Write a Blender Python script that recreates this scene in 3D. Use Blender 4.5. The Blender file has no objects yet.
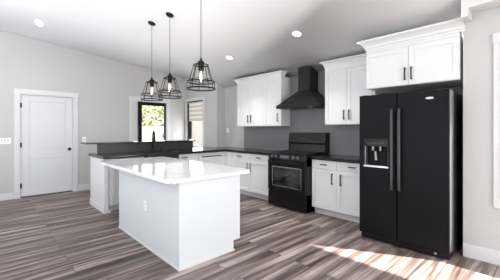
import bpy, bmesh, math, random
from mathutils import Vector, Matrix
random.seed(4)
S = bpy.context.scene
COL = S.collection

# ------------------------------------------------------------ camera
F_PX, HOR = 282.0, 130.0
AX, AY = 0.6848, 0.7287          # image-right in world (x, y); forward = (-AY, AX)
cam_d = bpy.data.cameras.new('camera')
cam = bpy.data.objects.new('camera', cam_d); COL.objects.link(cam)
cam_d.sensor_width = 36.0
cam_d.lens = 36.0 * F_PX / 500.0
cam_d.shift_y = -(140.0 - HOR) / 500.0
cam_d.clip_start = 0.02; cam_d.clip_end = 200
cam.location = (0, 0, 1.35)
fwd = Vector((-AY, AX, 0)).normalized()
cam.rotation_euler = fwd.to_track_quat('-Z', 'Y').to_euler()
S.camera = cam

# ------------------------------------------------------------ light
S.view_settings.view_transform = 'Standard'
S.view_settings.look = 'None'
S.view_settings.exposure = 0.31
S.view_settings.gamma = 1.0
S.view_settings.use_curve_mapping = False
W = bpy.data.worlds.new('sky'); S.world = W; W.use_nodes = True
bg = W.node_tree.nodes['Background']
bg.inputs[0].default_value = (0.90, 0.95, 1.0, 1); bg.inputs[1].default_value = 1.6

el = math.radians(43.5)
sd = Vector((-0.886 * math.cos(el), -0.464 * math.cos(el), -math.sin(el)))
sun_d = bpy.data.lights.new('sun', 'SUN'); sun_d.energy = 36.0; sun_d.angle = math.radians(1.2)
sun_d.color = (1.0, 0.90, 0.80)
sun = bpy.data.objects.new('sun', sun_d); COL.objects.link(sun)
sun.rotation_euler = sd.to_track_quat('-Z', 'Y').to_euler()
sun.location = (3, 6, 6)

def area(name, loc, direction, sx, sy, energy, color=(1, 1, 1)):
    d = bpy.data.lights.new(name, 'AREA'); d.shape = 'RECTANGLE'; d.size = sx; d.size_y = sy
    d.energy = energy; d.color = color
    o = bpy.data.objects.new(name, d); COL.objects.link(o); o.location = loc
    o.rotation_euler = Vector(direction).to_track_quat('-Z', 'Z').to_euler()
    return o
area('daylight_side', (5.4, 0.2, 1.4), (-1, 0, 0.9), 5.0, 2.2, 285, (0.94, 0.97, 1.0))
area('rear_fill', (-1.5, -5.7, 1.4), (0, 1, 2.2), 8.5, 2.2, 40, (0.88, 0.94, 1.0))  # added fill behind the camera, tilted up to wash the ceiling
area('ceiling_fill', (-1.2, -3.6, 0.06), (0, 0.001, 1), 9.5, 4.0, 510, (0.90, 0.95, 1.0))  # added uplight at floor level, out of view, brightens ceiling and room
area('daylight_left', (-7.1, -3.2, 1.5), (1, 0, 2.0), 4.4, 1.6, 1, (0.93, 0.965, 1.0))

area('daylight_patio', (-7.20, 3.2, 1.15), (1, 0, 0), 0.65, 1.7, 9, (0.97, 0.99, 1.0))
area('daylight_dining', (-6.67, 4.22, 1.2), (0, -1, 0), 0.65, 0.6, 7, (0.97, 0.99, 1.0))
area('daylight_kitchen', (0.58, 3.76, 1.45), (0, -1, -0.35), 1.6, 1.4, 75, (1.0, 0.99, 0.97))

# ------------------------------------------------------------ materials
def mat(name, col, rough=0.5, metal=0.0, noise=0.0, nscale=20, bump=0.0, bscale=80, spec=0.5, coat=0.0, emit=None, estr=0):
    m = bpy.data.materials.new(name); m.use_nodes = True
    nt = m.node_tree; p = nt.nodes['Principled BSDF']
    p.inputs['Base Color'].default_value = (*col, 1)
    p.inputs['Roughness'].default_value = rough
    p.inputs['Metallic'].default_value = metal
    p.inputs['Specular IOR Level'].default_value = spec
    p.inputs['Coat Weight'].default_value = coat
    if emit:
        p.inputs['Emission Color'].default_value = (*emit, 1); p.inputs['Emission Strength'].default_value = estr
    tc = nt.nodes.new('ShaderNodeTexCoord')
    if noise:
        n = nt.nodes.new('ShaderNodeTexNoise'); n.inputs['Scale'].default_value = nscale; n.inputs['Detail'].default_value = 5
        r = nt.nodes.new('ShaderNodeMix'); r.data_type = 'RGBA'
        r.inputs[6].default_value = (*[c * (1 - noise) for c in col], 1)
        r.inputs[7].default_value = (*[min(1, c * (1 + noise)) for c in col], 1)
        nt.links.new(tc.outputs['Object'], n.inputs['Vector'])
        nt.links.new(n.outputs['Fac'], r.inputs[0]); nt.links.new(r.outputs[2], p.inputs['Base Color'])
    if bump:
        n2 = nt.nodes.new('ShaderNodeTexNoise'); n2.inputs['Scale'].default_value = bscale; n2.inputs['Detail'].default_value = 4
        b = nt.nodes.new('ShaderNodeBump'); b.inputs['Strength'].default_value = bump; b.inputs['Distance'].default_value = 0.002
        nt.links.new(tc.outputs['Object'], n2.inputs['Vector'])
        nt.links.new(n2.outputs['Fac'], b.inputs['Height']); nt.links.new(b.outputs['Normal'], p.inputs['Normal'])
    return m

M = {}
M['wall'] = mat('wall_paint', (0.485, 0.485, 0.485), 0.85, bump=0.15, bscale=120, noise=0.02, nscale=3, spec=0.2)
M['ceil'] = mat('ceiling_paint', (0.90, 0.915, 0.94), 0.9, bump=0.2, bscale=90, noise=0.01, nscale=3, spec=0.2)
M['trim'] = mat('trim_paint', (0.60, 0.61, 0.62), 0.45, noise=0.015, nscale=5)
M['cab'] = mat('cabinet_paint', (0.67, 0.68, 0.69), 0.4, noise=0.015, nscale=6)
M['island'] = mat('island_paint', (0.59, 0.61, 0.635), 0.5, noise=0.015, nscale=4)
M['splash'] = mat('dark_backsplash', (0.16, 0.157, 0.168), 0.4, noise=0.06, nscale=5)
M['slate'] = mat('slate_panel', (0.038, 0.039, 0.043), 0.4, noise=0.12, nscale=14)
M['granite'] = mat('black_granite', (0.014, 0.0135, 0.013), 0.18, noise=0.5, nscale=160, spec=0.5)
M['sink'] = mat('black_composite', (0.012, 0.012, 0.013), 0.45, noise=0.3, nscale=200)
M['black'] = mat('black_metal', (0.007, 0.007, 0.008), 0.42, noise=0.2, nscale=40, spec=0.2)
M['enamel'] = mat('black_enamel', (0.004, 0.004, 0.0045), 0.2, noise=0.1, nscale=20, spec=0.3)
M['iron'] = mat('cast_iron', (0.014, 0.014, 0.015), 0.55, bump=0.4, bscale=200)
M['fridge'] = mat('black_stainless', (0.008, 0.0084, 0.0094), 0.36, noise=0.08, nscale=6, spec=0.08)
M['fridge_edge'] = mat('brushed_grey_edge', (0.24, 0.24, 0.25), 0.35, metal=0.8, noise=0.08, nscale=30)
M['fridge_side'] = mat('fridge_side', (0.012, 0.012, 0.013), 0.4, noise=0.1, nscale=20)
M['handle'] = mat('dark_steel', (0.06, 0.06, 0.063), 0.3, metal=0.9, noise=0.1, nscale=30)
M['steel'] = mat('steel', (0.55, 0.55, 0.56), 0.28, metal=1.0, noise=0.08, nscale=30)
M['hood'] = mat('hood_black_steel', (0.016, 0.015, 0.014), 0.34, noise=0.1, nscale=12, spec=0.2)
M['bright'] = mat('dispenser_light', (0.35, 0.37, 0.40), 0.3, noise=0.02, nscale=9)
M['display'] = mat('range_display', (0.06, 0.065, 0.07), 0.15, noise=0.2, nscale=60)
M['plate'] = mat('white_plastic', (0.82, 0.83, 0.84), 0.35, noise=0.01, nscale=9)
M['lamp'] = mat('lamp_diffuser', (0.9, 0.9, 0.88), 0.5, noise=0.01, nscale=9, emit=(1.0, 0.96, 0.9), estr=2.5)
M['filament'] = mat('filament', (1, 0.8, 0.5), 0.5, noise=0.01, nscale=9, emit=(1.0, 0.84, 0.66), estr=5)
M['blindA'] = mat('blind_fabric', (0.62, 0.57, 0.50), 0.9, noise=0.05, nscale=50)
M['blindB'] = mat('blind_sheer', (0.85, 0.84, 0.80), 0.9, noise=0.03, nscale=50)
M['fence'] = mat('fence_wood', (0.30, 0.255, 0.21), 0.85, noise=0.2, nscale=6)
M['ground'] = mat('dry_ground', (0.26, 0.215, 0.17), 0.95, noise=0.25, nscale=3)
M['bark'] = mat('bark', (0.20, 0.15, 0.10), 0.9, noise=0.3, nscale=12)
M['leaf'] = mat('leaves', (0.30, 0.34, 0.19), 0.7, noise=0.45, nscale=4)
M['stucco'] = mat('house_siding', (0.70, 0.71, 0.72), 0.8, noise=0.03, nscale=3)

def glass_mat(name, tint, fac):
    m = bpy.data.materials.new(name); m.use_nodes = True; nt = m.node_tree
    for n in list(nt.nodes): nt.nodes.remove(n)
    o = nt.nodes.new('ShaderNodeOutputMaterial'); t = nt.nodes.new('ShaderNodeBsdfTransparent')
    g = nt.nodes.new('ShaderNodeBsdfGlossy'); x = nt.nodes.new('ShaderNodeMixShader')
    t.inputs[0].default_value = (*tint, 1); g.inputs['Roughness'].default_value = 0.03; x.inputs[0].default_value = fac
    nt.links.new(t.outputs[0], x.inputs[1]); nt.links.new(g.outputs[0], x.inputs[2]); nt.links.new(x.outputs[0], o.inputs[0])
    return m
M['glass'] = glass_mat('window_glass', (0.97, 0.985, 0.98), 0.06)
M['bulbglass'] = glass_mat('bulb_glass', (0.98, 0.96, 0.92), 0.14)
M['ovenglass'] = glass_mat('oven_glass', (0.62, 0.62, 0.63), 0.14)

def quartz():
    m = bpy.data.materials.new('white_quartz'); m.use_nodes = True; nt = m.node_tree; p = nt.nodes['Principled BSDF']
    p.inputs['Roughness'].default_value = 0.07; p.inputs['Specular IOR Level'].default_value = 0.6
    tc = nt.nodes.new('ShaderNodeTexCoord'); n = nt.nodes.new('ShaderNodeTexNoise')
    n.inputs['Scale'].default_value = 2.2; n.inputs['Detail'].default_value = 8; n.inputs['Distortion'].default_value = 1.4
    r = nt.nodes.new('ShaderNodeValToRGB')
    e = r.color_ramp.elements; e[0].position = 0.40; e[0].color = (0.72, 0.72, 0.73, 1); e[1].position = 0.52; e[1].color = (0.80, 0.80, 0.81, 1)
    nt.links.new(tc.outputs['Object'], n.inputs['Vector']); nt.links.new(n.outputs['Fac'], r.inputs[0]); nt.links.new(r.outputs[0], p.inputs['Base Color'])
    return m
M['quartz'] = quartz()

def floor_mat():
    m = bpy.data.materials.new('plank_floor'); m.use_nodes = True; nt = m.node_tree; L = nt.links
    p = nt.nodes['Principled BSDF']; N = nt.nodes.new
    tc = N('ShaderNodeTexCoord')
    mp = N('ShaderNodeMapping'); mp.inputs['Rotation'].default_value = (0, 0, math.radians(90)); L.new(tc.outputs['Object'], mp.inputs['Vector'])
    br = N('ShaderNodeTexBrick'); br.offset = 0.37; br.inputs['Scale'].default_value = 1.0
    br.inputs['Brick Width'].default_value = 1.7; br.inputs['Row Height'].default_value = 0.18
    br.inputs['Mortar Size'].default_value = 0.0025; br.inputs['Mortar Smooth'].default_value = 0.1; br.inputs['Bias'].default_value = 0
    br.inputs['Color1'].default_value = (0, 0, 0, 1); br.inputs['Color2'].default_value = (1, 1, 1, 1); br.inputs['Mortar'].default_value = (0, 0, 0, 1)
    L.new(mp.outputs[0], br.inputs['Vector'])
    # grain offset per plank
    cx = N('ShaderNodeCombineXYZ'); mul = N('ShaderNodeMath'); mul.operation = 'MULTIPLY'; mul.inputs[1].default_value = 37.0
    sep = N('ShaderNodeSeparateColor'); L.new(br.outputs['Color'], sep.inputs[0]); L.new(sep.outputs[0], mul.inputs[0])
    L.new(mul.outputs[0], cx.inputs[0]); L.new(mul.outputs[0], cx.inputs[1])
    add = N('ShaderNodeVectorMath'); add.operation = 'ADD'; L.new(tc.outputs['Object'], add.inputs[0]); L.new(cx.outputs[0], add.inputs[1])
    sc = N('ShaderNodeMapping'); sc.inputs['Scale'].default_value = (12.0, 0.7, 1); L.new(add.outputs[0], sc.inputs['Vector'])
    n1 = N('ShaderNodeTexNoise'); n1.inputs['Scale'].default_value = 1.0; n1.inputs['Detail'].default_value = 4; n1.inputs['Distortion'].default_value = 0.5
    L.new(sc.outputs[0], n1.inputs['Vector'])
    sc2 = N('ShaderNodeMapping'); sc2.inputs['Scale'].default_value = (60.0, 2.0, 1); L.new(add.outputs[0], sc2.inputs['Vector'])
    n2 = N('ShaderNodeTexNoise'); n2.inputs['Scale'].default_value = 1.0; n2.inputs['Detail'].default_value = 3; L.new(sc2.outputs[0], n2.inputs['Vector'])
    mx = N('ShaderNodeMath'); mx.operation = 'MULTIPLY_ADD'; mx.inputs[1].default_value = 0.35; L.new(n2.outputs['Fac'], mx.inputs[0]); L.new(n1.outputs['Fac'], mx.inputs[2])
    r = N('ShaderNodeValToRGB'); e = r.color_ramp.elements
    e[0].position = 0.50; e[0].color = (0.045, 0.032, 0.029, 1)
    e[1].position = 0.86; e[1].color = (0.40, 0.335, 0.31, 1)
    k = r.color_ramp.elements.new(0.62); k.color = (0.11, 0.083, 0.076, 1)
    k = r.color_ramp.elements.new(0.73); k.color = (0.215, 0.173, 0.160, 1)
    L.new(mx.outputs[0], r.inputs[0])
    t = N('ShaderNodeMix'); t.data_type = 'RGBA'; t.blend_type = 'MULTIPLY'; t.inputs[0].default_value = 1
    tr = N('ShaderNodeMapRange'); tr.inputs[3].default_value = 0.80; tr.inputs[4].default_value = 1.15; L.new(sep.outputs[0], tr.inputs[0])
    L.new(r.outputs[0], t.inputs[6]); L.new(tr.outputs[0], t.inputs[7])
    g = N('ShaderNodeMix'); g.data_type = 'RGBA'; g.inputs[7].default_value = (0.05, 0.04, 0.036, 1)
    L.new(br.outputs['Fac'], g.inputs[0]); L.new(t.outputs[2], g.inputs[6]); L.new(g.outputs[2], p.inputs['Base Color'])
    p.inputs['Roughness'].default_value = 0.42; p.inputs['Specular IOR Level'].default_value = 0.25
    b = N('ShaderNodeBump'); b.inputs['Strength'].default_value = 0.12; b.inputs['Distance'].default_value = 0.002
    L.new(mx.outputs[0], b.inputs['Height']); L.new(b.outputs[0], p.inputs['Normal'])
    return m
M['floor'] = floor_mat()

# ------------------------------------------------------------ mesh helpers
FACE_NY = lambda y0: (lambda u, w, z: (u, y0 - w, z))      # a front that looks towards -y
FACE_PX = lambda x0: (lambda u, w, z: (x0 + w, u, z))      # a front that looks towards +x
IDENT = lambda x, y, z: (x, y, z)

class MB:
    def __init__(s, tf=IDENT): s.bm = bmesh.new(); s.tf = tf; s.smooth = False
    def box(s, a0, a1, b0, b1, c0, c1, tf=None):
        tf = tf or s.tf
        p = tf(a0, b0, c0); q = tf(a1, b1, c1)
        x0, x1 = sorted((p[0], q[0])); y0, y1 = sorted((p[1], q[1])); z0, z1 = sorted((p[2], q[2]))
        v = [s.bm.verts.new(c) for c in ((x0,y0,z0),(x1,y0,z0),(x1,y1,z0),(x0,y1,z0),(x0,y0,z1),(x1,y0,z1),(x1,y1,z1),(x0,y1,z1))]
        for f in ((0,3,2,1),(4,5,6,7),(0,1,5,4),(1,2,6,5),(2,3,7,6),(3,0,4,7)): s.bm.faces.new([v[i] for i in f])
        return s
    def hexa(s, pts):
        v = [s.bm.verts.new(s.tf(*c)) for c in pts]
        for f in ((0,3,2,1),(4,5,6,7),(0,1,5,4),(1,2,6,5),(2,3,7,6),(3,0,4,7)): s.bm.faces.new([v[i] for i in f])
        return s
    def prism(s, poly, axis, lo, hi):
        def P(a, b, c):
            return {'x': (c, a, b), 'y': (a, c, b), 'z': (a, b, c)}[axis]
        A = [s.bm.verts.new(s.tf(*P(a, b, lo))) for a, b in poly]; B = [s.bm.verts.new(s.tf(*P(a, b, hi))) for a, b in poly]
        n = len(poly); s.bm.faces.new(A[::-1]); s.bm.faces.new(B)
        for i in range(n): s.bm.faces.new((A[i], A[(i+1)%n], B[(i+1)%n], B[i]))
        return s
    def cyl(s, p0, p1, r, n=12, r1=None):
        p0 = Vector(s.tf(*p0)); p1 = Vector(s.tf(*p1)); r1 = r if r1 is None else r1
        d = (p1 - p0).normalized(); a = d.orthogonal().normalized(); b = d.cross(a)
        A = []; B = []
        for i in range(n):
            t = 2*math.pi*i/n; o = a*math.cos(t) + b*math.sin(t)
            A.append(s.bm.verts.new(p0 + o*r)); B.append(s.bm.verts.new(p1 + o*r1))
        s.bm.faces.new(A[::-1]); s.bm.faces.new(B)
        for i in range(n): s.bm.faces.new((A[i], A[(i+1)%n], B[(i+1)%n], B[i]))
        return s
    def tube(s, pts, r, n=8):
        pts = [Vector(s.tf(*p)) for p in pts]; rings = []
        up = Vector((0, 0, 1))
        ref = None
        for i, p in enumerate(pts):
            d = (pts[min(i+1, len(pts)-1)] - pts[max(i-1, 0)]).normalized()
            if ref is None: ref = d.orthogonal().normalized()
            ref = (ref - d*ref.dot(d)).normalized(); b = d.cross(ref)
            rings.append([s.bm.verts.new(p + (ref*math.cos(2*math.pi*k/n) + b*math.sin(2*math.pi*k/n))*r) for k in range(n)])
        for A, B in zip(rings, rings[1:]):
            for k in range(n): s.bm.faces.new((A[k], A[(k+1)%n], B[(k+1)%n], B[k]))
        s.bm.faces.new(rings[0][::-1]); s.bm.faces.new(rings[-1]); return s
    def ring(s, c, R, r, n=36, m=6, flat=1.0):
        vs = []
        for i in range(n):
            t = 2*math.pi*i/n; row = []
            for j in range(m):
                u = 2*math.pi*j/m
                row.append(s.bm.verts.new((c[0]+(R+r*math.cos(u))*math.cos(t), c[1]+(R+r*math.cos(u))*math.sin(t), c[2]+r*flat*math.sin(u))))
            vs.append(row)
        for i in range(n):
            for j in range(m): s.bm.faces.new((vs[i][j], vs[(i+1)%n][j], vs[(i+1)%n][(j+1)%m], vs[i][(j+1)%m]))
        return s
    def lathe(s, c, prof, n=24):
        rows = []
        for r, z in prof: rows.append([s.bm.verts.new((c[0]+r*math.cos(2*math.pi*i/n), c[1]+r*math.sin(2*math.pi*i/n), c[2]+z)) for i in range(n)])
        for A, B in zip(rows, rows[1:]):
            for i in range(n): s.bm.faces.new((A[i], A[(i+1)%n], B[(i+1)%n], B[i]))
        s.bm.faces.new(rows[0][::-1]); s.bm.faces.new(rows[-1]); return s
    def build(s, name, m, parent=None, bevel=0.0, smooth=False, seg=2, orient=None):
        bmesh.ops.recalc_face_normals(s.bm, faces=s.bm.faces[:])
        me = bpy.data.meshes.new(name)
        off = Vector((0, 0, 0)); q = parent
        while q is not None: off += q.location; q = q.parent
        if off.length: bmesh.ops.translate(s.bm, verts=s.bm.verts[:], vec=-off)
        if smooth:
            for f in s.bm.faces: f.smooth = True
        s.bm.to_mesh(me); s.bm.free()
        o = bpy.data.objects.new(name, me); COL.objects.link(o); me.materials.append(m)
        if parent is not None: o.parent = parent
        if bevel:
            b = o.modifiers.new('bevel', 'BEVEL'); b.width = bevel; b.segments = seg; b.limit_method = 'ANGLE'
        return o

def root(name, loc, label, cat, group=None):
    o = bpy.data.objects.new(name, None); COL.objects.link(o); o.location = loc; o.empty_display_size = 0.1
    o['label'] = label; o['category'] = cat
    if group: o['group'] = group
    return o
def tag(o, label, cat, group=None):
    o['label'] = label; o['category'] = cat
    if group: o['group'] = group
    return o
def struct(o): o['kind'] = 'structure'; return o
bmesh_box = lambda *a: MB().box(*a)

# ------------------------------------------------------------ ceiling shape
CB, CS, YB = 2.42, 0.31, 4.45
def zc(y): return CB + CS * (YB - y) if y > 0 else CB + CS * YB
XL, YD, XC = -7.19, 4.20, -5.67     # left wall, dining wall, where the back wall starts
YR, XE = 3.74, -0.64                # wall right of the fridge, its end

# floor
struct(MB().box(XL-0.15, 5.75, -6.25, 3.88, -0.1, 0).box(XL-0.15, XE+0.12, 3.88, 4.6, -0.1, 0).build('floor', M['floor']))

# ceiling
bm = MB(); V = lambda *c: bm.bm.verts.new(c)
ridge = zc(0)
w_m3, w_0, w_25, w_4 = V(XL, -6.1, 3.30), V(XL, 0, 3.285), V(XL, 2.5, 3.01), V(XL, YD, 2.86)
c_m3, c_0, c_2, c_27 = V(-6.40, -6.1, ridge), V(-6.40, 0, ridge), V(-5.70, 2.0, zc(2.0)), V(-5.42, 2.7, zc(2.7))
p_c = V(XC, YD, zc(YD))
r_m3, r_0 = V(5.7, -6.1, ridge), V(5.7, 0, ridge)
r_b, l_b = V(5.7, 3.9, zc(3.9)), V(XC, 4.55, zc(4.55))
m_b, m_c = V(XE+0.12, 3.9, zc(3.9)), V(XE+0.12, 4.55, zc(4.55))
for f in ((w_m3, w_0, c_0, c_m3), (w_0, w_25, c_2, c_0), (w_25, w_4, c_27, c_2), (w_4, p_c, c_27), (c_m3, c_0, r_0, r_m3),
          (c_0, c_2, r_0), (r_0, c_2, c_27), (r_0, c_27, p_c), (r_0, p_c, l_b), (r_0, l_b, m_b), (m_b, l_b, m_c), (r_0, m_b, r_b)):
    fc_ = bm.bm.faces.new(f); fc_.smooth = True
for ed in bm.bm.edges:
    if {ed.verts[0], ed.verts[1]} in ({c_0, c_2}, {c_0, c_m3}, {c_0, r_0}): ed.smooth = False
ce = bm.build('ceiling', M['ceil']); struct(ce)
sol = ce.modifiers.new('thickness', 'SOLIDIFY'); sol.thickness = 0.12; sol.offset = -1.0
me = ce.data
if me.polygons[0].normal.z > 0: sol.offset = 1.0

# left wall with the panel door and the patio door openings
D0, D1, DZ = 0.50, 1.42, 2.07         # panel door opening
P0, P1, PZ = 2.71, 3.63, 2.10         # patio door opening
wl = MB(); x0, x1 = XL-0.15, XL
wl.box(x0, x1, -6.1, -5.4, 0, 2.5); wl.box(x0, x1, -5.4, -1.0, 0, 0.5); wl.box(x0, x1, -5.4, -1.0, 2.5, 2.6)
wl.box(x0, x1, -6.1, -5.4, 2.5, 2.6); wl.box(x0, x1, -1.0, -0.8, 0, 2.6); wl.box(x0, x1, -0.8, D0, 0, 2.2); wl.box(x0, x1, D0, D1, DZ, 2.2); wl.box(x0, x1, D1, P0, 0, 2.2)
wl.box(x0, x1, P0, P1, PZ, 2.2); wl.box(x0, x1, P1, YD+0.15, 0, 2.2)
wl.prism([(-6.1, 2.6), (-0.8, 2.6), (-0.8, 2.2), (YD+0.15, 2.2), (YD+0.15, 2.85), (YD, 2.86), (2.5, 3.01), (0, 3.285), (-6.1, 3.30)], 'x', x0, x1)
struct(wl.build('wall_left', M['wall']))
# dining wall with window
WX0, WX1, WZ0, WZ1 = -7.07, -6.27, 0.86, 2.15
wd = MB()
wd.box(XL, WX0, YD, YD+0.15, 0, 2.2); wd.box(WX0, WX1, YD, YD+0.15, 0, WZ0); wd.box(WX0, WX1, YD, YD+0.15, WZ1, 2.2); wd.box(WX1, XC, YD, YD+0.15, 0, 2.2)
wd.prism([(XL, 2.2), (XC, 2.2), (XC, zc(YD)), (XL, 2.86)], 'y', YD, YD+0.15)
wd.box(XC-0.02, XC, YD+0.15, YB+0.15, 0, 2.45)
struct(wd.build('wall_dining', M['wall']))
# back wall
struct(MB().box(XC, XE, YB, YB+0.15, 0, zc(YB)).build('wall_back', M['wall']))
# right wall with window, its end return behind the fridge
RX0, RX1, RZ0, RZ1 = -0.30, 1.45, 0.66, 2.22
wr = MB()
wr.box(XE, RX0, YR, YR+0.14, 0, zc(YR+.14)); wr.box(RX0, RX1, YR, YR+0.14, 0, RZ0); wr.box(RX0, RX1, YR, YR+0.14, RZ1, zc(YR+.14)); wr.box(RX1, 5.75, YR, YR+0.14, 0, zc(YR+.14))
wr.box(XE, XE+0.12, YR+0.14, YB+0.15, 0, zc(YB))
struct(wr.build('wall_right', M['wall']))
# side wall (x = 2.6) and rear wall (y = -3), behind the camera, with wide patio openings
ws = MB(); ws.box(5.6, 5.75, -6.1, -3.9, 0, 3.8); ws.box(5.6, 5.75, -3.9, 2.3, 2.9, 3.75); ws.prism([(2.3, 0), (YR, 0), (YR, zc(YR)), (2.3, zc(2.3))], 'x', 5.6, 5.75)
struct(ws.build('wall_side', M['wall']))
wb = MB(); wb.box(XL, -5.8, -6.25, -6.1, 0, 3.8); wb.box(-5.8, 2.8, -6.25, -6.1, 2.9, 3.8); wb.box(2.8, 5.75, -6.25, -6.1, 0, 3.8)
struct(wb.build('wall_rear', M['wall']))
# backsplash: dark panel over the cooking side of the back wall
struct(MB().box(-4.93, XE, YB-0.012, YB, 0.0, zc(YB)-0.004).build('trim_1', M['splash']))

# baseboards
def base(name, *b): struct(MB().box(*b).build(name, M['trim'], bevel=0.004))
o = MB(); o.box(XL, XL+0.015, -6, D0-0.09, 0, 0.135); o.box(XL, XL+0.015, D1+0.09, P0-0.1, 0, 0.135); o.box(XL, XL+0.015, P1+0.1, YD, 0, 0.135)
struct(o.build('baseboard_left', M['trim'], bevel=0.004))
base('baseboard_dining', XL+0.015, XC, YD-0.015, YD, 0, 0.135)
base('baseboard_right', XE, 5.6, YR-0.016, YR, 0, 0.14)
# white header beam above the right wall with its corner board
struct(MB().prism([(3.52, 2.578), (YR-0.001, 2.578), (YR-0.001, zc(YR)-0.003), (3.52, zc(3.52)-0.003)], 'x', -0.562, 5.6).prism([(3.52, 2.49), (YR-0.001, 2.49), (YR-0.001, zc(YR)-0.003), (3.52, zc(3.52)-0.003)], 'x', -0.619, -0.562).build('trim_2', M['trim']))

# ------------------------------------------------------------ door 1 (white panel door)
def casing(tf, u0, u1, z0, z1, w=0.085, d=0.02, sill=False):
    b = MB(tf)
    b.box(u0-w, u0, 0, d, z0, z1); b.box(u1, u1+w, 0, d, z0, z1); b.box(u0-w-0.008, u1+w+0.008, 0, d+0.004, z1, z1+w+0.01)
    b.box(u0-w*0.45, u0-w*0.38, d, d+0.004, z0, z1); b.box(u1+w*0.38, u1+w*0.45, d, d+0.004, z0, z1)
    if sill: b.box(u0-w, u1+w, 0, d, z0-w, z0)
    return b
LT = FACE_PX(XL)
dr = struct(bpy.data.objects.new('door_1', None)); COL.objects.link(dr); dr.location = (XL, 0.96, 0)
casing(LT, D0, D1, 0, DZ).build('door_casing', M['trim'], dr, bevel=0.003)
j = MB(LT); j.box(D0, D0+0.015, -0.15, 0.0, 0, DZ); j.box(D1-0.015, D1, -0.15, 0.0, 0, DZ); j.box(D0+.015, D1-.015, -0.15, 0.0, DZ-0.015, DZ)
j.build('door_jamb', M['trim'], dr)
MB(LT).box(D0+.015, D1-.015, -0.12, 0.0, 0, 0.012).build('threshold', M['black'], dr)
s = MB(LT); a0, a1, zb, zt = D0+0.02, D1-0.02, 0.025, DZ-0.02
s.box(a0, a1, -0.055, -0.026, zb, zt)
for bx in ((a0, a0+0.125, zb, zt), (a1-0.125, a1, zb, zt), (a0+.125, a1-.125, zb, 0.215), (a0+.125, a1-.125, 0.76, 0.93), (a0+.125, a1-.125, 1.93, zt)):
    s.box(bx[0], bx[1], -0.026, -0.014, bx[2], bx[3])
for z0_, z1_ in ((0.245, 0.73), (0.96, 1.90)):
    s.box(a0+0.155, a1-0.155, -0.026, -0.019, z0_, z1_)
slab = s.build('door_panel', M['trim'], dr, bevel=0.004)
k = MB(LT); zk = 0.935; yk = 1.345
k.cyl((yk, -0.014, zk), (yk, -0.004, zk), 0.033, 20); k.cyl((yk, -0.004, zk), (yk, 0.03, zk), 0.012, 12)
k.lathe((0, 0, 0), [(0.001, 0), (0.001, 0.0001)], 4)
for i in range(5):
    t0, t1 = i/5, (i+1)/5
    k.cyl((yk, 0.028+0.035*t0, zk), (yk, 0.028+0.035*t1, zk), 0.028*math.sin(math.pi*(0.22+0.68*t0)), 16, 0.028*math.sin(math.pi*(0.22+0.68*t1)))
k.build('door_knob', M['black'], slab)
for zh in (0.24, 1.05, 1.84):
    MB(LT).cyl((D0+0.018, 0.006, zh-0.05), (D0+0.018, 0.006, zh+0.05), 0.008, 8).box(D0+0.006, D0+0.034, -0.014, 0.002, zh-0.045, zh+0.045).build('hinge', M['black'], slab)

# ------------------------------------------------------------ door 2 (patio door)
pd = struct(bpy.data.objects.new('door_2', None)); COL.objects.link(pd); pd.location = (XL, 3.17, 0)
casing(LT, P0, P1, 0, PZ, 0.09).build('door_casing', M['trim'], pd, bevel=0.003)
j = MB(LT); j.box(P0, P0+0.02, -0.15, 0, 0, PZ); j.box(P1-0.02, P1, -0.15, 0, 0, PZ); j.box(P0+.02, P1-.02, -0.15, 0, PZ-0.02, PZ)
j.build('door_jamb', M['trim'], pd)
MB(LT).box(P0+0.02, P0+0.13, -0.10, -0.02, 0, PZ-0.02).build('fixed_stile', M['trim'], pd, bevel=0.003)
q0, q1 = P0+0.13, P1-0.02
b = MB(LT); b.box(q0, q0+0.10, -0.07, 0.012, 0, PZ-0.02); b.box(q1-0.036, q1, -0.07, -0.01, 0, PZ-0.02)
b.box(q0+.1, q1-.036, -0.07, -0.01, PZ-0.11, PZ-0.02); b.box(q0+.1, q1-.036, -0.07, -0.01, 0, 0.12)
fr = b.build('door_frame', M['black'], pd, bevel=0.003)
MB(LT).box(q0+0.10, q1-0.036, -0.045, -0.038, 0.12, PZ-0.11).build('pane', M['glass'], pd)
MB(LT).cyl((q0+0.04, 0.012, 1.0), (q0+0.04, 0.045, 1.0), 0.01, 10).cyl((q0+0.04, 0.045, 0.995), (q0+0.13, 0.045, 0.995), 0.009, 10).build('door_handle', M['black'], fr)

# ------------------------------------------------------------ windows
def window(name, tf, u0, u1, z0, z1, fmat, depth, fw=0.035, cw=0.075, stool=False, lm=None):
    r = struct(bpy.data.objects.new(name, None)); COL.objects.link(r); r.location = tf((u0+u1)/2, 0, z0)
    b = casing(tf, u0, u1, z0, z1, cw, 0.018, sill=True)
    b.build('window_casing', M['trim'], r, bevel=0.003)
    f = MB(tf); f.box(u0, u0+fw, -depth, 0.002, z0, z1); f.box(u1-fw, u1, -depth, 0.002, z0, z1); f.box(u0+fw, u1-fw, -depth, 0.002, z1-fw, z1); f.box(u0+fw, u1-fw, -depth, 0.002, z0, z0+fw)
    f.build('window_frame', fmat, r, bevel=0.002)
    MB(tf).box(u0+fw, u1-fw, -depth*0.75, -depth*0.75+0.006, z0+fw, z1-fw).build('pane', M['glass'], r)
    return r
window('window_1', FACE_NY(YD), WX0, WX1, WZ0, WZ1, M['black'], 0.12, 0.03)
window('window_2', FACE_NY(YR), RX0, RX1, RZ0, RZ1, M['trim'], 0.13, 0.03, 0.09)
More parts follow.
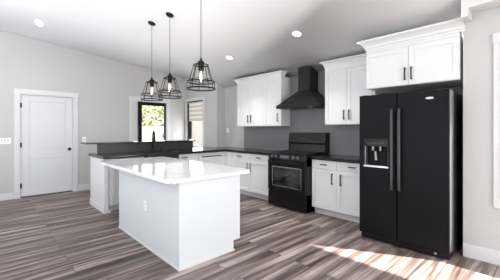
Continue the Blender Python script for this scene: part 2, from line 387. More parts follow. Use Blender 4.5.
# striped shade hanging in the dining window
sh = root('window_shade', (-6.67, YD+0.03, 2.10), 'half lowered beige and white striped shade in the black framed dining window', 'shade')
a = MB(); c = MB(); zz = 2.09; n = 0
a.box(WX0+0.035, WX1-0.035, YD+0.01, YD+0.05, 2.085, 2.12)
while zz > 1.62:
    (a if n % 2 else c).box(WX0+0.04, WX1-0.04, YD+0.028, YD+0.031, zz-0.062, zz-0.002); zz -= 0.06; n += 1
a.box(WX0+0.04, WX1-0.04, YD+0.022, YD+0.037, zz-0.016, zz+0.002)
a.build('opaque_bands', M['blindA'], sh); c.build('sheer_bands', M['blindB'], sh)

# ------------------------------------------------------------ cabinet builders
def pull(tf, u, z, length, vertical, parent, name='handle'):
    b = MB(tf); h = length/2; t = 0.0075
    if vertical:
        b.box(u-t, u+t, 0.024, 0.034, z-h, z+h)
        for s_ in (-1, 1): b.box(u-t, u+t, 0, 0.026, z+s_*(h-0.012)-0.005, z+s_*(h-0.012)+0.005)
    else:
        b.box(u-h, u+h, 0.024, 0.034, z-t, z+t)
        for s_ in (-1, 1): b.box(u+s_*(h-0.012)-0.005, u+s_*(h-0.012)+0.005, 0, 0.026, z-t, z+t)
    return b.build(name, M['black'], parent, bevel=0.002)
def shaker(tf, u0, u1, z0, z1, parent, name='door', rail=0.062, flat=False):
    b = MB(tf); g = 0.002; u0 += g; u1 -= g; z0 += g; z1 -= g
    if flat: b.box(u0, u1, -0.002, 0, z0, z1); b.box(u0, u1, -0.019, -0.002, z0, z1)
    else:
        b.box(u0, u1, -0.019, -0.009, z0, z1)
        b.box(u0, u0+rail, -0.009, 0, z0, z1); b.box(u1-rail, u1, -0.009, 0, z0, z1)
        b.box(u0+rail, u1-rail, -0.009, 0, z0, z0+rail); b.box(u0+rail, u1-rail, -0.009, 0, z1-rail, z1)
    return b.build(name, M['cab'], parent, bevel=0.0015)
def crown(x0, x1, yf, yb, prof, left=True, right=True):
    b = MB(); rows = []
    for o_, z in prof:
        xl = x0 - (o_ if left else 0); xr = x1 + (o_ if right else 0)
        rows.append([b.bm.verts.new(c) for c in ((xl, yb, z), (xl, yf-o_, z), (xr, yf-o_, z), (xr, yb, z))])
    for A, B in zip(rows, rows[1:]):
        for i in range(4): b.bm.faces.new((A[i], A[(i+1)%4], B[(i+1)%4], B[i]))
    b.bm.faces.new(rows[0][::-1]); b.bm.faces.new(rows[-1])
    return b
PROF = [(0.004, 0), (0.006, 0.018), (0.014, 0.022), (0.020, 0.040), (0.040, 0.062), (0.052, 0.066), (0.055, 0.070), (0.062, 0.072), (0.062, 0.088)]
def prof(z, k=1.0): return [(o_*k, z+h*k) for o_, h in PROF]

# ---- upper cabinets
YU = 4.15
def upper(name, label, x0, x1, yf, z0, z1, seams, handles, yb=YB-0.014, hz=None, dz1=None, crown_z=None, cyb=4.26, cl=True, cr=True, ck=1.0):
    r = root(name, ((x0+x1)/2, yb, z0), label, 'cabinet')
    MB().box(x0, x1, yf+0.02, yb, z0, z1).box(x0, x1, yf, yf+0.02, dz1 or z1-0.07, z1).build('body', M['cab'], r, bevel=0.002)
    tf = FACE_NY(yf)
    for i, (a_, b_) in enumerate(zip(seams, seams[1:])):
        d = shaker(tf, a_, b_, z0+0.004, (dz1 or z1-0.07), r)
        if handles[i] is not None: pull(tf, handles[i], hz, 0.155, True, d)
    crown(x0, x1, yf, cyb, prof(crown_z or z1, ck), cl, cr).build('crown_moulding', M['cab'], r)
    return r
upper('wall_cabinet', 'two-door white wall cabinet left of the range hood, above the corner worktop', -4.845, -3.995, YU, 1.43, 2.395,
      [-4.845, -4.42, -3.995], [-4.465, -4.375], hz=1.59, cr=False)
upper('wall_cabinet', 'narrow single-door white wall cabinet directly left of the black hood', -3.993, -3.545, YU, 1.43, 2.395,
      [-3.993, -3.545], [-3.62], hz=1.59, cl=False)
upper('wall_cabinet', 'tall two-door white wall cabinet between the black hood and the refrigerator', -2.585, -1.76, YU, 1.435, 2.395,
      [-2.585, -2.19, -1.795], [-2.235, -2.145], hz=1.59, cr=False)
fc = upper('wall_cabinet', 'deep short white cabinet mounted above the black refrigerator', -1.70, -0.668, 3.75, 1.90, 2.41,
      [-1.70, -1.18, -0.668], [-1.215, -1.143], hz=2.035, dz1=2.375, crown_z=2.41, cyb=3.96, cr=False, ck=1.45)

crown(-0.668, -0.622, 3.75, 3.738, prof(2.41, 1.45), False, False).build('crown_end', M['cab'], fc)

# ---- counters
CT0, CT1 = 0.878, 0.925
wt = MB()
wt.prism([(-5.80, 1.38), (-4.90, 1.38), (-4.90, 2.08), (-5.40, 2.08), (-5.40, 2.72), (-4.90, 2.72), (-4.90, 3.84), (-3.505, 3.84), (-3.505, 4.437),
          (-5.66, 4.437), (-5.66, 4.19), (-5.95, 4.19), (-5.95, 3.49), (-5.60, 3.49), (-5.60, 1.47), (-5.80, 1.47)], 'z', CT0, CT1)
tag(wt.build('worktop', M['granite'], bevel=0.004), 'long black granite L-shaped worktop running from the peninsula end to the range', 'worktop')
tag(MB().box(-2.655, -1.675, 3.84, 4.437, CT0, CT1).build('worktop', M['granite'], bevel=0.004), 'short black granite worktop between the range and the refrigerator', 'worktop')

# ---- base cabinets along the back wall
def base_cab(label, tf, u0, u1, depth, drawers, doors, parent_loc, kick=True, zt=CT0, cat='cabinet', dh=(), vh=()):
    r = root('base_cabinet', parent_loc, label, cat)
    b = MB(tf); b.box(u0, u1, -depth, -0.02, 0.105, zt); b.build('body', M['cab'], r, bevel=0.0015)
    MB(tf).box(u0, u1, -depth, -0.085, 0.0, 0.105).build('toe_kick', M['cab'], r)
    for (a_, b_), h in zip(zip(drawers, drawers[1:]), dh):
        d = shaker(tf, a_, b_, 0.742, 0.872, r, 'drawer', flat=True)
        if h is not None: pull(tf, h, 0.808, 0.11, False, d)
    for (a_, b_), h in zip(zip(doors, doors[1:]), vh):
        d = shaker(tf, a_, b_, 0.108, 0.738 if len(drawers) else 0.872, r)
        if h is not None: pull(tf, h, 0.60, 0.17, True, d)
    return r
NB = FACE_NY(3.87)
base_cab('two-door white base cabinet left of the black range, with two drawers', NB, -4.68, -3.51, 0.565, [-4.68, -4.13, -3.51], [-4.68, -4.13, -3.51],
         (-4.1, 4.3, 0), dh=(-4.43, -3.87), vh=(-4.175, -4.085))
base_cab('two-door white base cabinet between the range and the refrigerator, with two drawers', NB, -2.65, -1.68, 0.565, [-2.65, -2.205, -1.70], [-2.65, -2.205, -1.70],
         (-2.2, 4.3, 0), dh=(-2.425, -1.955), vh=(-2.275, -2.135))
PF = FACE_PX(-4.93)
pc = base_cab('white peninsula end cabinet with a panelled end, nearest the white door', PF, 1.46, 2.06, 0.67, [1.50, 2.04], [1.50, 2.04],
         (-5.3, 1.7, 0), dh=(1.565,), vh=(1.98,))
e = MB(); e.box(-5.74, -4.928, 1.40, 1.46, 0.0, CT0)
e.box(-5.75, -4.92, 1.392, 1.40, 0.0, 0.10); e.box(-4.928, -4.92, 1.392, 1.50, 0.0, 0.05)
e.build('end_panel', M['cab'], pc, bevel=0.002)
sc_ = root('base_cabinet', (-5.3, 2.4, 0), 'white sink base cabinet under the black sink, behind the island', 'cabinet')
MB(PF).box(2.062, 2.75, -0.67, -0.02, 0.105, 0.67).build('body', M['cab'], sc_)
MB(PF).box(2.062, 2.75, -0.67, -0.085, 0.0, 0.105).build('toe_kick', M['cab'], sc_)
for a_, b_, h in ((2.07, 2.405, 2.36), (2.405, 2.745, 2.45)):
    d = shaker(PF, a_, b_, 0.108, 0.665, sc_); pull(PF, h, 0.56, 0.15, True, d)
base_cab('narrow white base cabinet with one drawer between the sink and the dishwasher', PF, 2.752, 3.19, 0.67, [2.76, 3.19], [2.76, 3.19],
         (-5.3, 2.97, 0), dh=(2.86,), vh=(2.83,))
dw = root('dishwasher', (-5.3, 3.5, 0), 'white panelled dishwasher with a long black bar handle near the inside corner', 'dishwasher')
MB(PF).box(3.195, 3.80, -0.62, -0.02, 0.10, CT0-0.004).build('body', M['cab'], dw)
MB(PF).box(3.195, 3.80, -0.62, -0.08, 0.0, 0.10).build('toe_kick', M['cab'], dw)
d = MB(PF).box(3.20, 3.795, -0.02, 0.0, 0.108, 0.868).build('door', M['cab'], dw, bevel=0.003)
h_ = MB(PF); h_.cyl((3.25, 0.035, 0.797), (3.75, 0.035, 0.797), 0.010, 10)
for y_ in (3.28, 3.72): h_.cyl((y_, 0, 0.797), (y_, 0.035, 0.797), 0.007, 8)
h_.build('handle', M['black'], d, smooth=False)
cc = root('corner_cabinet', (-5.2, 4.1, 0), 'white blind corner filler where the two cabinet runs meet', 'cabinet')
MB().prism([(-5.6, 3.805), (-4.95, 3.805), (-4.95, 3.87), (-4.69, 3.87), (-4.69, 4.18), (-5.6, 4.18)], 'z', 0.0, CT0).build('body', M['cab'], cc)

# half wall and raised ledge behind the peninsula
struct(MB().box(-5.75, -5.612, 1.475, 3.47, 0, 1.095).build('wall_half', M['wall']))
tag(MB().box(-5.612, -5.60, 1.475, 3.47, CT1, 1.095).build('splash_panel', M['slate']), 'dark slate panel standing behind the sink, under the raised ledge', 'backsplash')
tag(MB().box(-5.98, -5.565, 1.29, 3.52, 1.095, 1.118).build('bar_ledge', M['granite'], bevel=0.004), 'raised black granite bar ledge behind the faucet', 'ledge')

# sink and faucet
sk = root('sink', (-5.15, 2.4, 0.68), 'black apron-front sink set in the peninsula worktop', 'sink')
b = MB(); X0, X1, Y0, Y1 = -5.395, -4.893, 2.085, 2.715
b.box(X0, X1, Y0, Y1, 0.672, 0.69); b.box(X0, X0+0.02, Y0, Y1, 0.69, 0.923); b.box(X1-0.03, X1, Y0, Y1, 0.69, 0.923)
b.box(X0, X1, Y0, Y0+0.02, 0.69, 0.923); b.box(X0, X1, Y1-0.02, Y1, 0.69, 0.923)
b.build('basin', M['sink'], sk, bevel=0.006)
MB().cyl((-5.15, 2.4, 0.69), (-5.15, 2.4, 0.694), 0.045, 20).build('drain', M['steel'], sk)
fa = root('faucet', (-5.47, 2.52, CT1), 'tall matte black gooseneck faucet standing behind the sink', 'faucet')
FX, FY = -5.47, 2.46
MB().cyl((FX, FY, CT1), (FX, FY, CT1+0.012), 0.032, 20).cyl((FX, FY, CT1+0.012), (FX, FY, CT1+0.12), 0.027, 16).build('base', M['black'], fa)
pts = [(FX, FY, CT1+0.11), (FX, FY, CT1+0.30)] + [(FX+0.085-0.085*math.cos(t), FY-0.02+0.02*math.cos(t), CT1+0.30+0.095*math.sin(t)) for t in [i*math.pi/10 for i in range(1, 11)]] + [(FX+0.17, FY-0.04, CT1+0.27)]
MB().tube(pts, 0.016, 10).build('spout', M['black'], fa, smooth=True)
MB().cyl((FX+0.17, FY-0.04, CT1+0.275), (FX+0.17, FY-0.04, CT1+0.17), 0.018, 14, 0.024).build('spray_head', M['black'], fa)
MB().tube([(FX+0.01, FY+0.02, CT1+0.085), (FX+0.02, FY+0.06, CT1+0.09), (FX+0.02, FY+0.12, CT1+0.14)], 0.008, 8).build('lever', M['black'], fa)
sd_ = root('soap_dispenser', (-5.50, 2.66, CT1), 'small black pump dispenser beside the faucet', 'soap dispenser')
MB().cyl((-5.50, 2.66, CT1), (-5.50, 2.66, CT1+0.05), 0.016, 14).build('base', M['black'], sd_)
MB().tube([(-5.50, 2.66, CT1+0.05), (-5.50, 2.66, CT1+0.09), (-5.47, 2.66, CT1+0.10), (-5.43, 2.65, CT1+0.09)], 0.006, 8).build('nozzle', M['black'], sd_)

# ------------------------------------------------------------ island
isl = root('kitchen_island', (-3.26, 1.75, 0), 'white painted kitchen island standing in the middle of the floor', 'island')
IX0, IX1, IY0, IY1, IZ = -4.09, -2.43, 1.355, 2.126, 0.845
MB().prism([(IY0, 0), (2.03, 0), (2.03, 0.114), (IY1, 0.114), (IY1, IZ), (IY0, IZ)], 'x', IX0, IX1).build('body', M['island'], isl, bevel=0.0015)
MB().box(IX0-0.008, IX1+0.008, IY0-0.008, IY0, 0, 0.018).box(IX1, IX1+0.008, IY0, 2.04, 0, 0.018).box(IX0-0.008, IX0, IY0, 2.03, 0, 0.018).build('shoe_moulding', M['trim'], isl)
NI = FACE_NY(0)
for k_ in range(3):
    a_ = IX0 + 0.01 + k_*0.545; tfI = lambda u, w, z: (u, IY1 + w, z)
    d = MB(tfI).box(a_, a_+0.54, 0.0, 0.018, 0.12, 0.835).build('door', M['cab'], isl, bevel=0.002)
    pull(lambda u, w, z: (u, IY1+0.018+w, z), a_+0.48, 0.70, 0.15, True, d)
it = MB().box(-4.70, -2.405, 1.235, 2.30, 0.845, 0.882)
itb = it.bm; bmesh.ops.recalc_face_normals(itb, faces=itb.faces[:])
ve = [ed for ed in itb.edges if abs(ed.verts[0].co.z - ed.verts[1].co.z) > 0.01]
bmesh.ops.bevel(itb, geom=ve, offset=0.045, segments=6, affect='EDGES')
tag(it.build('island_countertop', M['quartz'], bevel=0.004), 'glossy white quartz slab overhanging the white island', 'countertop')

# ------------------------------------------------------------ outlets and switches
def plate(name, tf, u, z, w, h, label, kind, gang=1, loc=None, cat=None):
    r = root(name, tf(u, 0, z), label, cat or kind)
    MB(tf).box(u-w/2, u+w/2, 0.0, 0.006, z-h/2, z+h/2).build('cover_plate', M['plate'], r, bevel=0.002)
    b = MB(tf)
    for g in range(gang):
        uu = u + (g-(gang-1)/2)*0.046
        if kind == 'outlet':
            for s_ in (-1, 1):
                b.box(uu-0.013, uu+0.013, 0.006, 0.009, z+s_*0.022-0.014, z+s_*0.022+0.014)
        else: b.box(uu-0.015, uu+0.015, 0.006, 0.011, z-0.032, z+0.032)
    b.build('socket' if kind == 'outlet' else 'rocker', M['trim'], r, bevel=0.001)
    return r
plate('light_switch', LT, 0.28, 1.14, 0.17, 0.115, 'wide three-gang white light switch on the wall left of the panel door', 'switch', 3)
plate('light_switch', LT, 1.63, 1.14, 0.075, 0.115, 'small white light switch just right of the panel door', 'switch', 1)
plate('outlet', LT, 3.90, 1.21, 0.085, 0.12, 'white outlet plate between the patio door and the dining window', 'outlet')
plate('outlet', FACE_NY(YB), -5.56, 1.34, 0.085, 0.12, 'white outlet plate above the worktop corner, left of the wall cabinets', 'outlet')
plate('outlet', FACE_NY(IY0), -3.21, 0.475, 0.072, 0.118, 'white outlet plate low on the side of the island', 'outlet')

# ------------------------------------------------------------ range
rg = root('range', (-3.075, 4.05, 0), 'black freestanding gas range with oven, under the black hood', 'stove')
SX0, SX1, SY = -3.475, -2.660, 3.745
b = MB(); b.box(SX0, SX1, SY, 4.43, 0.03, 0.90); b.box(SX0+0.03, SX1-0.03, SY+0.05, 4.40, 0, 0.03)
# oven cavity is shown through the window: body front is recessed there
b2 = MB()
b2.box(SX0, SX0+0.03, SY, 4.43, 0.03, 0.90); b2.box(SX1-0.03, SX1, SY, 4.43, 0.03, 0.90); b2.box(SX0, SX1, 4.38, 4.43, 0.03, 0.90)
b2.box(SX0, SX1, SY, 4.43, 0.76, 0.90); b2.box(SX0, SX1, SY, 4.43, 0.03, 0.30); b2.box(SX0+0.03, SX1-0.03, SY+0.05, 4.40, 0.0, 0.03)
b.bm.free()
b2.build('body', M['enamel'], rg, bevel=0.002)
fy = FACE_NY(SY)
MB(fy).box(SX0+0.005, SX1-0.005, 0.0, 0.035, 0.035, 0.285).build('drawer', M['enamel'], rg, bevel=0.006)
wx0, wx1, wz0, wz1 = SX0+0.115, SX1-0.085, 0.385, 0.715
b = MB(fy); b.box(SX0+0.005, wx0, 0.0, 0.04, 0.295, 0.835); b.box(wx1, SX1-0.005, 0.0, 0.04, 0.295, 0.835)
b.box(wx0, wx1, 0.0, 0.04, 0.295, wz0); b.box(wx0, wx1, 0.0, 0.04, wz1, 0.835)
od = b.build('oven_door', M['enamel'], rg, bevel=0.002)
b = MB(fy); t_ = 0.006
b.box(wx0-t_, wx0+t_, 0.04, 0.043, wz0-t_, wz1+t_); b.box(wx1-t_, wx1+t_, 0.04, 0.043, wz0-t_, wz1+t_); b.box(wx0, wx1, 0.04, 0.043, wz0-t_, wz0+t_); b.box(wx0, wx1, 0.04, 0.043, wz1-t_, wz1+t_)
b.build('window_trim', M['steel'], od)
MB(fy).box(wx0, wx1, 0.028, 0.032, wz0, wz1).build('oven_window', M['ovenglass'], od)
h_ = MB(fy); h_.cyl((SX0+0.05, 0.085, 0.80), (SX1-0.05, 0.085, 0.80), 0.013, 12)
for u_ in (SX0+0.08, SX1-0.08): h_.cyl((u_, 0.04, 0.80), (u_, 0.085, 0.80), 0.009, 10)
h_.build('handle', M['enamel'], od)
for zz_ in (0.46, 0.58):
    r_ = MB()
    for i in range(2): r_.cyl((SX0+0.04, SY+0.06+i*0.5, zz_), (SX1-0.04, SY+0.06+i*0.5, zz_), 0.004, 6)
    for i in range(12): r_.cyl((SX0+0.06+i*0.06, SY+0.06, zz_), (SX0+0.06+i*0.06, SY+0.56, zz_), 0.0025, 6)
    r_.build('oven_rack', M['steel'], rg)
cp = MB().prism([(SY-0.04, 0.845), (SY, 0.845), (SY, 0.938), (SY-0.018, 0.938)], 'x', SX0+0.003, SX1-0.003).build('control_panel', M['enamel'], rg, bevel=0.003)
for u_ in (-3.36, -3.275, -2.90, -2.81, ):
    MB(fy).cyl((u_, 0.028, 0.892), (u_, 0.04, 0.892), 0.026, 18).cyl((u_, 0.04, 0.892), (u_, 0.066, 0.892), 0.020, 18, 0.017).build('knob', M['fridge_edge'], cp)
MB(fy).hexa([(-3.19, 0.030, 0.868), (-3.19, 0.037, 0.868), (-3.00, 0.037, 0.868), (-3.00, 0.030, 0.868), (-3.19, 0.020, 0.918), (-3.19, 0.027, 0.918), (-3.00, 0.027, 0.918), (-3.00, 0.020, 0.918)]).build('display', M['display'], cp)
MB().box(SX0, SX1, SY-0.01, 4.28, 0.90, 0.93).build('cooktop', M['enamel'], rg, bevel=0.004)
for cx_ in (-3.33, -3.08, -2.83):
    for cy_ in ((3.90, 4.17) if cx_ != -3.08 else (4.03,)):
        MB().cyl((cx_, cy_, 0.93), (cx_, cy_, 0.942), 0.045, 18).cyl((cx_, cy_, 0.942), (cx_, cy_, 0.95), 0.032, 18).build('burner', M['iron'], rg)
for gx0, gx1 in ((-3.455, -3.205), (-3.20, -2.955), (-2.95, -2.70)):
    g = MB(); y0_, y1_ = 3.77, 4.26; z_ = 0.962; t_ = 0.006
    for xx in (gx0, (gx0+gx1)/2, gx1-0.012): g.box(xx, xx+0.012, y0_, y1_, z_-t_, z_+t_)
    for yy in (y0_, 3.90, 4.035, 4.17, y1_-0.012): g.box(gx0, gx1, yy, yy+0.012, z_-t_, z_+t_)
    for xx in (gx0, gx1-0.012):
        for yy in (y0_, 4.035, y1_-0.012): g.box(xx, xx+0.012, yy, yy+0.012, 0.93, z_)
    g.build('grate', M['iron'], rg)
bgd = MB().prism([(4.27, 0.93), (4.43, 0.93), (4.43, 1.30), (4.31, 1.30), (4.275, 1.12), (4.285, 1.09)], 'x', SX0+0.01, SX1+0.0).build('backguard', M['enamel'], rg, bevel=0.004)
MB().hexa([(SX0+0.012, 4.271, 1.13), (SX1-0.012, 4.271, 1.13), (SX1-0.012, 4.285, 1.13), (SX0+0.012, 4.285, 1.13), (SX0+0.012, 4.301, 1.292), (SX1-0.012, 4.301, 1.292), (SX1-0.012, 4.314, 1.292), (SX0+0.012, 4.314, 1.292)]).build('face_plate', M['hood'], bgd, bevel=0.003)
# illegible raised script in the middle of the face plate
lg = MB(); xx = -3.20
for i, (w_, hh) in enumerate(((0.030, 0.040), (0.012, 0.022), (0.016, 0.018), (0.010, 0.030), (0.018, 0.018), (0.012, 0.026), (0.016, 0.018), (0.010, 0.030), (0.018, 0.020))):
    yb_ = 4.2815
    lg.hexa([(xx, yb_-0.004, 1.185), (xx+w_, yb_-0.004, 1.185), (xx+w_, yb_+0.004, 1.185), (xx, yb_+0.004, 1.185),
             (xx+0.006, yb_-0.004+hh*0.2, 1.185+hh), (xx+w_*0.6, yb_-0.004+hh*0.2, 1.185+hh), (xx+w_*0.6, yb_+0.004+hh*0.2, 1.185+hh), (xx+0.006, yb_+0.004+hh*0.2, 1.185+hh)])
    xx += w_ + 0.006
lg.build('logo', M['handle'], bgd)

# ------------------------------------------------------------ hood
hd = root('range_hood', (-3.05, 4.2, 1.76), 'black pyramid chimney hood on the wall above the range', 'hood')
HX0, HX1, HY0 = -3.50, -2.62, 3.95; CX0, CX1, CY0 = -3.155, -2.905, 4.17
b = MB(); b.box(HX0, HX1, HY0, 4.437, 1.745, 1.79)
b.build('rim', M['black'], hd, bevel=0.003)
MB().hexa([(HX0, HY0, 1.79), (HX1, HY0, 1.79), (HX1, 4.437, 1.79), (HX0, 4.437, 1.79), (CX0, CY0, 2.06), (CX1, CY0, 2.06), (CX1, 4.437, 2.06), (CX0, 4.437, 2.06)]).build('canopy', M['hood'], hd)
MB().prism([(CY0, 2.06), (4.437, 2.06), (4.437, zc(4.437)-0.004), (CY0, zc(4.437)+0.06)], 'x', CX0, CX1).build('chimney', M['hood'], hd, bevel=0.002)
for u_ in (-3.3, -2.82): MB().cyl((u_, 4.08, 1.739), (u_, 4.08, 1.745), 0.035, 20).build('hood_lamp', M['plate'], hd)
MB().box(-3.35, -2.77, 4.14, 4.38, 1.738, 1.745).build('filter', M['handle'], hd)
b = MB()
for i in range(4): b.cyl((-2.80+i*0.03, HY0-0.004, 1.768), (-2.80+i*0.03, HY0, 1.768), 0.007, 10)
b.build('buttons', M['handle'], hd)

# ------------------------------------------------------------ refrigerator
rf = root('refrigerator', (-1.17, 3.9, 0), 'black side-by-side refrigerator with ice dispenser, in a niche by the grey wall', 'refrigerator')
RF0, RF1, RFY = -1.645, -0.700, 3.44; T = 0.16
MB().box(RF0+0.005, RF1-0.005, RFY+T+0.012, 4.32, 0.03, 1.76).build('body', M['fridge_side'], rf, bevel=0.006)
MB().box(RF0+0.01, RF1-0.01, RFY+0.03, RFY+T+0.05, 0.012, 0.075).build('base_grille', M['black'], rf, bevel=0.003)
SM = -1.205
rd = MB().box(SM+0.004, RF1, RFY, RFY+T, 0.08, 1.775).build('door', M['fridge'], rf, bevel=0.010, seg=3)
MB().box(RF1+0.0005, RF1+0.0025, RFY+0.012, RFY+T, 0.09, 1.765).build('edge_strip', M['fridge_edge'], rd)
# left door with the dispenser opening
DX0, DX1, DZ0, DZ1 = -1.575, -1.305, 0.90, 1.235
b = MB(); b.box(RF0, DX0, RFY, RFY+T, 0.08, 1.775); b.box(DX1, SM-0.004, RFY, RFY+T, 0.08, 1.775); b.box(DX0, DX1, RFY, RFY+T, 0.08, DZ0); b.box(DX0, DX1, RFY, RFY+T, DZ1, 1.775)
b.box(DX0, DX1, RFY+0.07, RFY+T, DZ0, DZ1)
ld = b.build('door', M['fridge'], rf)
b = MB(); fw_ = 0.012
b.box(DX0-fw_, DX0, RFY-0.006, RFY+0.0, DZ0, DZ1); b.box(DX1, DX1+fw_, RFY-0.006, RFY, DZ0, DZ1)
b.box(DX0-fw_, DX1+fw_, RFY-0.006, RFY, DZ1, DZ1+0.012)
b.build('dispenser_frame', M['enamel'], ld, bevel=0.002)
MB().box(DX0, DX1, RFY-0.006, RFY+0.05, DZ1-0.085, DZ1).build('dispenser_controls', M['enamel'], ld, bevel=0.003)
b = MB()
for i in range(5): b.box(DX0+0.03+i*0.043, DX0+0.055+i*0.043, RFY-0.008, RFY-0.006, DZ1-0.052, DZ1-0.034)
b.build('dispenser_buttons', M['handle'], ld)
MB().box(DX0, DX0+0.012, RFY-0.004, RFY+0.06, DZ0, DZ1-0.085).build('dispenser_rail', M['fridge_edge'], ld)
MB().prism([(RFY-0.012, DZ0), (RFY+0.07, DZ0), (RFY+0.07, DZ0+0.012), (RFY-0.012, DZ0+0.02)], 'x', DX0-fw_, DX1+fw_).build('drip_tray', M['steel'], ld)
for u_ in (-1.49, -1.40): MB().cyl((u_, RFY+0.04, DZ1-0.085), (u_, RFY+0.04, DZ1-0.135), 0.018, 12, 0.012).build('nozzle', M['steel'], ld)
MB().hexa([(-1.475, RFY+0.052, 0.98), (-1.445, RFY+0.052, 0.98), (-1.445, RFY+0.06, 0.98), (-1.475, RFY+0.06, 0.98), (-1.47, RFY+0.03, 1.09), (-1.45, RFY+0.03, 1.09), (-1.45, RFY+0.04, 1.09), (-1.47, RFY+0.04, 1.09)]).build('paddle', M['bright'], ld)
for dpar, u_ in ((ld, -1.245), (rd, -1.165)):
    b = MB(FACE_NY(RFY)); b.box(u_-0.017, u_+0.017, 0.035, 0.055, 0.66, 1.59)
    for z_ in (0.69, 1.56): b.box(u_-0.012, u_+0.012, 0, 0.04, z_-0.03, z_+0.03)
    b.build('handle', M['handle'], dpar, bevel=0.006)
bd = MB(); n_ = 20
A = [bd.bm.verts.new((-0.875+0.038*math.copysign(abs(math.cos(2*math.pi*i/n_))**0.6, math.cos(2*math.pi*i/n_)), RFY-0.004, 1.69+0.011*math.copysign(abs(math.sin(2*math.pi*i/n_))**0.8, math.sin(2*math.pi*i/n_)))) for i in range(n_)]
B_ = [bd.bm.verts.new((v.co.x, RFY, v.co.z)) for v in A]
bd.bm.faces.new(A); bd.bm.faces.new(B_[::-1])
for i in range(n_): bd.bm.faces.new((A[i], B_[i], B_[(i+1)%n_], A[(i+1)%n_]))
bd.build('badge', M['steel'], rd)
for u_ in (RF0+0.06, RF1-0.06): MB().box(u_-0.03, u_+0.03, RFY+0.02, RFY+0.16, 1.762, 1.782).build('hinge_cover', M['black'], rf, bevel=0.006)
for u_ in (RF0+0.08, RF1-0.08): MB().cyl((u_, RFY+0.10, 0), (u_, RFY+0.10, 0.03), 0.02, 12).build('foot', M['black'], rf)
for u_ in (RF0+0.08, RF1-0.08): MB().cyl((u_, 4.25, 0), (u_, 4.25, 0.03), 0.02, 12).build('foot', M['black'], rf)
MB().cyl((RF1-0.13, RFY+0.026, 0.045), (RF1-0.13, RFY+0.03, 0.045), 0.012, 12).build('grille_badge', M['steel'], rf)

# ------------------------------------------------------------ pendant lights
def pendant(x, y, label):
    zt = zc(y)
    r = root('pendant_light', (x, y, zt), label, 'pendant light', 'black cage pendants over the island')
    # canopy tilted with the ceiling slope
    cb = MB(); cb.lathe((0, 0, 0), [(0.062, 0.0), (0.062, -0.012), (0.055, -0.02), (0.012, -0.026)], 28)
    R = Matrix.Translation((x, y, zt)) @ Matrix.Rotation(-math.atan(CS), 4, 'X')
    bmesh.ops.transform(cb.bm, matrix=R, verts=cb.bm.verts[:])
    cb.build('canopy', M['black'], r)
    MB().cyl((x, y, zt-0.015), (x, y, 2.235), 0.0042, 8).build('cord', M['handle'], r)
    MB().lathe((x, y, 0), [(0.006, 2.25), (0.012, 2.235), (0.020, 2.21), (0.038, 2.20), (0.042, 2.18), (0.034, 2.165), (0.034, 2.09), (0.026, 2.085)][::-1], 20).build('socket', M['black'], r)
    c_ = MB(); rt, rb = 0.088, 0.174; zt_, zm, zb_ = 2.155, 1.945, 1.862; w = 0.0046
    c_.ring((x, y, zt_), rt, 0.0075); c_.ring((x, y, zm), rb*0.97, 0.0075, flat=1.3); c_.ring((x, y, zm+0.026), 0.142, 0.004); c_.ring((x, y, zb_), rb, 0.0085, flat=1.2)
    for i in range(4):
        t = math.pi*i/4*2 + 0.35
        c_.cyl((x, y, 2.19), (x+rt*math.cos(t), y+rt*math.sin(t), zt_), w, 6)
    for i in range(8):
        t = 2*math.pi*i/8 + 0.35; cx_, sy_ = math.cos(t), math.sin(t)
        c_.cyl((x+rt*cx_, y+rt*sy_, zt_), (x+0.142*cx_, y+0.142*sy_, zm+0.026), w, 6)
        c_.cyl((x+0.142*cx_, y+0.142*sy_, zm+0.026), (x+rb*0.97*cx_, y+rb*0.97*sy_, zm), w, 6)
        c_.cyl((x+rb*0.97*cx_, y+rb*0.97*sy_, zm), (x+rb*cx_, y+rb*sy_, zb_), w, 6)
    c_.build('cage', M['black'], r)
    bl = MB().lathe((x, y, 0), [(0.006, 1.948), (0.024, 1.955), (0.036, 1.978), (0.038, 2.005), (0.030, 2.045), (0.018, 2.08), (0.016, 2.10)], 20).build('bulb', M['bulbglass'], r, smooth=True)
    f_ = MB()
    for k_ in range(4):
        t = k_*math.pi/2
        f_.tube([(x+0.005*math.cos(t), y+0.005*math.sin(t), 2.07), (x+0.013*math.cos(t), y+0.015*math.sin(t), 1.975)], 0.0035, 6)
    f_.build('filament', M['filament'], bl)
    pl = bpy.data.lights.new('bulb_light', 'POINT'); pl.energy = 4.5; pl.shadow_soft_size = 0.03; pl.color = (1.0, 0.93, 0.85)
    po = bpy.data.objects.new('bulb_light', pl); COL.objects.link(po); po.parent = r; po.location = (0, 0, 1.93 - zt)
    return r
pendant(-4.62, 2.06, 'black cage pendant farthest left, its cage in front of the patio door head')
pendant(-4.06, 2.10, 'middle of the three black cage pendants, slightly overlapping its left neighbour')
pendant(-2.97, 1.955, 'largest looking black cage pendant, nearest the range hood, its ceiling end out of view')

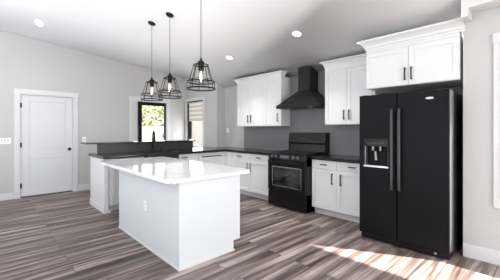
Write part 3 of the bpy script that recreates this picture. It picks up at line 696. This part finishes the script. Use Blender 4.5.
# recessed lights
def can(x, y, label, z=None, tilt=None):
    z = zc(y) if z is None else z
    r = root('recessed_light', (x, y, z), label, 'ceiling light', 'recessed ceiling lights')
    R = Matrix.Translation((x, y, z)) @ (Matrix.Rotation(-math.atan(CS), 4, 'X') if tilt is None else tilt)
    a_ = MB(); a_.ring((0, 0, -0.001), 0.066, 0.008, n=28, flat=0.4); bmesh.ops.transform(a_.bm, matrix=R, verts=a_.bm.verts[:]); a_.build('trim_ring', M['plate'], r)
    b_ = MB(); b_.lathe((0, 0, 0), [(0.06, 0.001), (0.06, -0.004)], 28); bmesh.ops.transform(b_.bm, matrix=R, verts=b_.bm.verts[:]); b_.build('diffuser', M['lamp'], r)
    ld_ = bpy.data.lights.new('can_bulb', 'AREA'); ld_.shape = 'DISK'; ld_.size = 0.12; ld_.energy = 8 if tilt is None else 3; ld_.spread = math.radians(100); ld_.color = (1.0, 0.97, 0.94)
    lo = bpy.data.objects.new('can_bulb', ld_); COL.objects.link(lo); lo.parent = r; lo.location = (0, 0, -0.03)

can(-2.55, 3.34, 'round recessed ceiling light to the right, above the hood and fridge cabinets')
can(-4.22, 3.42, 'round recessed ceiling light between the last pendant and the left wall cabinets')

_q = Vector((-0.4975, 0.411, 0.7639)).normalized().rotation_difference(Vector((0, 0, 1))).inverted().to_matrix().to_4x4()
can(-6.506, 0.733, 'round recessed ceiling light in the sloped ceiling strip above the white door', z=3.340, tilt=_q)

# ------------------------------------------------------------ outside
struct(MB().box(-30, 14, -16, 20, -0.3, -0.12).build('ground', M['ground']))
struct(MB().box(XL-0.6, XC, YD+0.152, YD+1.35, 2.60, 2.68).build('sun_block_eave', M['trim']))  # unseen overhang added to keep the sun out of the dining window
def fence(label, p0, p1, h, posts):
    p0 = Vector(p0); p1 = Vector(p1); d = (p1-p0); L = d.length; d.normalize(); nrm = Vector((-d.y, d.x, 0))
    r = root('board_fence', (p0.x, p0.y, -0.12), label, 'fence')
    b = MB(); n = int(L/0.145)
    for i in range(n):
        s0 = p0 + d*(i*L/n+0.004); s1 = p0 + d*((i+1)*L/n-0.004); hh = h + random.uniform(-0.012, 0.012)
        q = [s0-nrm*0.01, s1-nrm*0.01, s1+nrm*0.01, s0+nrm*0.01]
        b.hexa([(v.x, v.y, -0.12) for v in q] + [(v.x, v.y, hh) for v in q])
    b.build('boards', M['fence'], r)
    for z_ in (0.2, h-0.25):
        q = [p0+nrm*0.01, p1+nrm*0.01, p1+nrm*0.05, p0+nrm*0.05]
        MB().hexa([(v.x, v.y, z_) for v in q] + [(v.x, v.y, z_+0.09) for v in q]).build('rail', M['fence'], r)
    return r
fence('pale wooden board fence across the yard, seen through the patio door', (-12.5, 2.5, 0), (-12.5, 10.5, 0), 1.50, 4)
# sloping heap of tan soil in the yard
mm = MB(); ng = 18; vs = {}
for i in range(ng+1):
    for j_ in range(ng+1):
        u = i/ng*2-1; v = j_/ng*2-1; rr = math.sqrt(u*u+v*v)
        vs[i, j_] = mm.bm.verts.new((-10.6+u*1.0, 4.95+v*1.15, -0.16+max(0, 1-rr)*1.45+random.uniform(-0.02, 0.02)))
for i in range(ng):
    for j_ in range(ng): mm.bm.faces.new((vs[i, j_], vs[i+1, j_], vs[i+1, j_+1], vs[i, j_+1]))
tag(mm.build('soil_heap', M['ground'], smooth=True), 'pale tan heap of soil in front of the fence, seen through the patio door', 'soil heap')

def tree(x, y, h, rad, label):
    r = root('tree', (x, y, -0.12), label, 'tree', 'trees beyond the fence')
    MB().tube([(x, y, -0.12), (x+0.08, y, h*0.3), (x-0.03, y+0.1, h*0.6)], 0.11, 8).cyl((x+0.05, y, h*0.3), (x+0.7, y-0.5, h*0.65), 0.05, 6, 0.02).cyl((x+0.05, y, h*0.3), (x+0.2, y+0.8, h*0.68), 0.05, 6, 0.02).build('trunk', M['bark'], r)
    b = MB()
    for i in range(1500):
        t = random.uniform(0, 2*math.pi); ph = math.acos(random.uniform(-1, 1)); q = rad*random.random()**0.4
        c = Vector((x+q*math.sin(ph)*math.cos(t), y+q*math.sin(ph)*math.sin(t), h*0.62+q*0.95*math.cos(ph)))
        d1 = Vector((random.gauss(0, 1), random.gauss(0, 1), random.gauss(0, 1))).normalized(); d2 = d1.orthogonal().normalized(); s_ = random.uniform(0.07, 0.14)
        b.bm.faces.new([b.bm.verts.new(c+k_) for k_ in (-d1*s_, d2*s_*0.5, d1*s_, -d2*s_*0.5)])
    b.build('foliage', M['leaf'], r)
tree(-15.0, 6.3, 3.7, 1.6, 'light green tree beyond the fence, at the left of the patio door view')
tree(-16.2, 10.3, 4.4, 1.8, 'light green tree beyond the fence, at the right of the patio door view')
# neighbouring house wall with lap siding seen through the dining window
nh = root('neighbour_house', (-11.0, 8.2, -0.12), 'white lap-sided house wall seen through the dining window', 'house')
b = MB()
for i in range(20): b.hexa([(-12.2, 7.32, -0.12+i*0.16), (-7.4, 7.32, -0.12+i*0.16), (-7.4, 7.5, -0.12+i*0.16), (-12.2, 7.5, -0.12+i*0.16), (-12.2, 7.36, 0.04+i*0.16), (-7.4, 7.36, 0.04+i*0.16), (-7.4, 7.5, 0.04+i*0.16), (-12.2, 7.5, 0.04+i*0.16)])
b.build('siding', M['stucco'], nh)
MB().box(-12.4, -7.2, 7.1, 7.7, 3.08, 3.2).build('eave', M['trim'], nh)
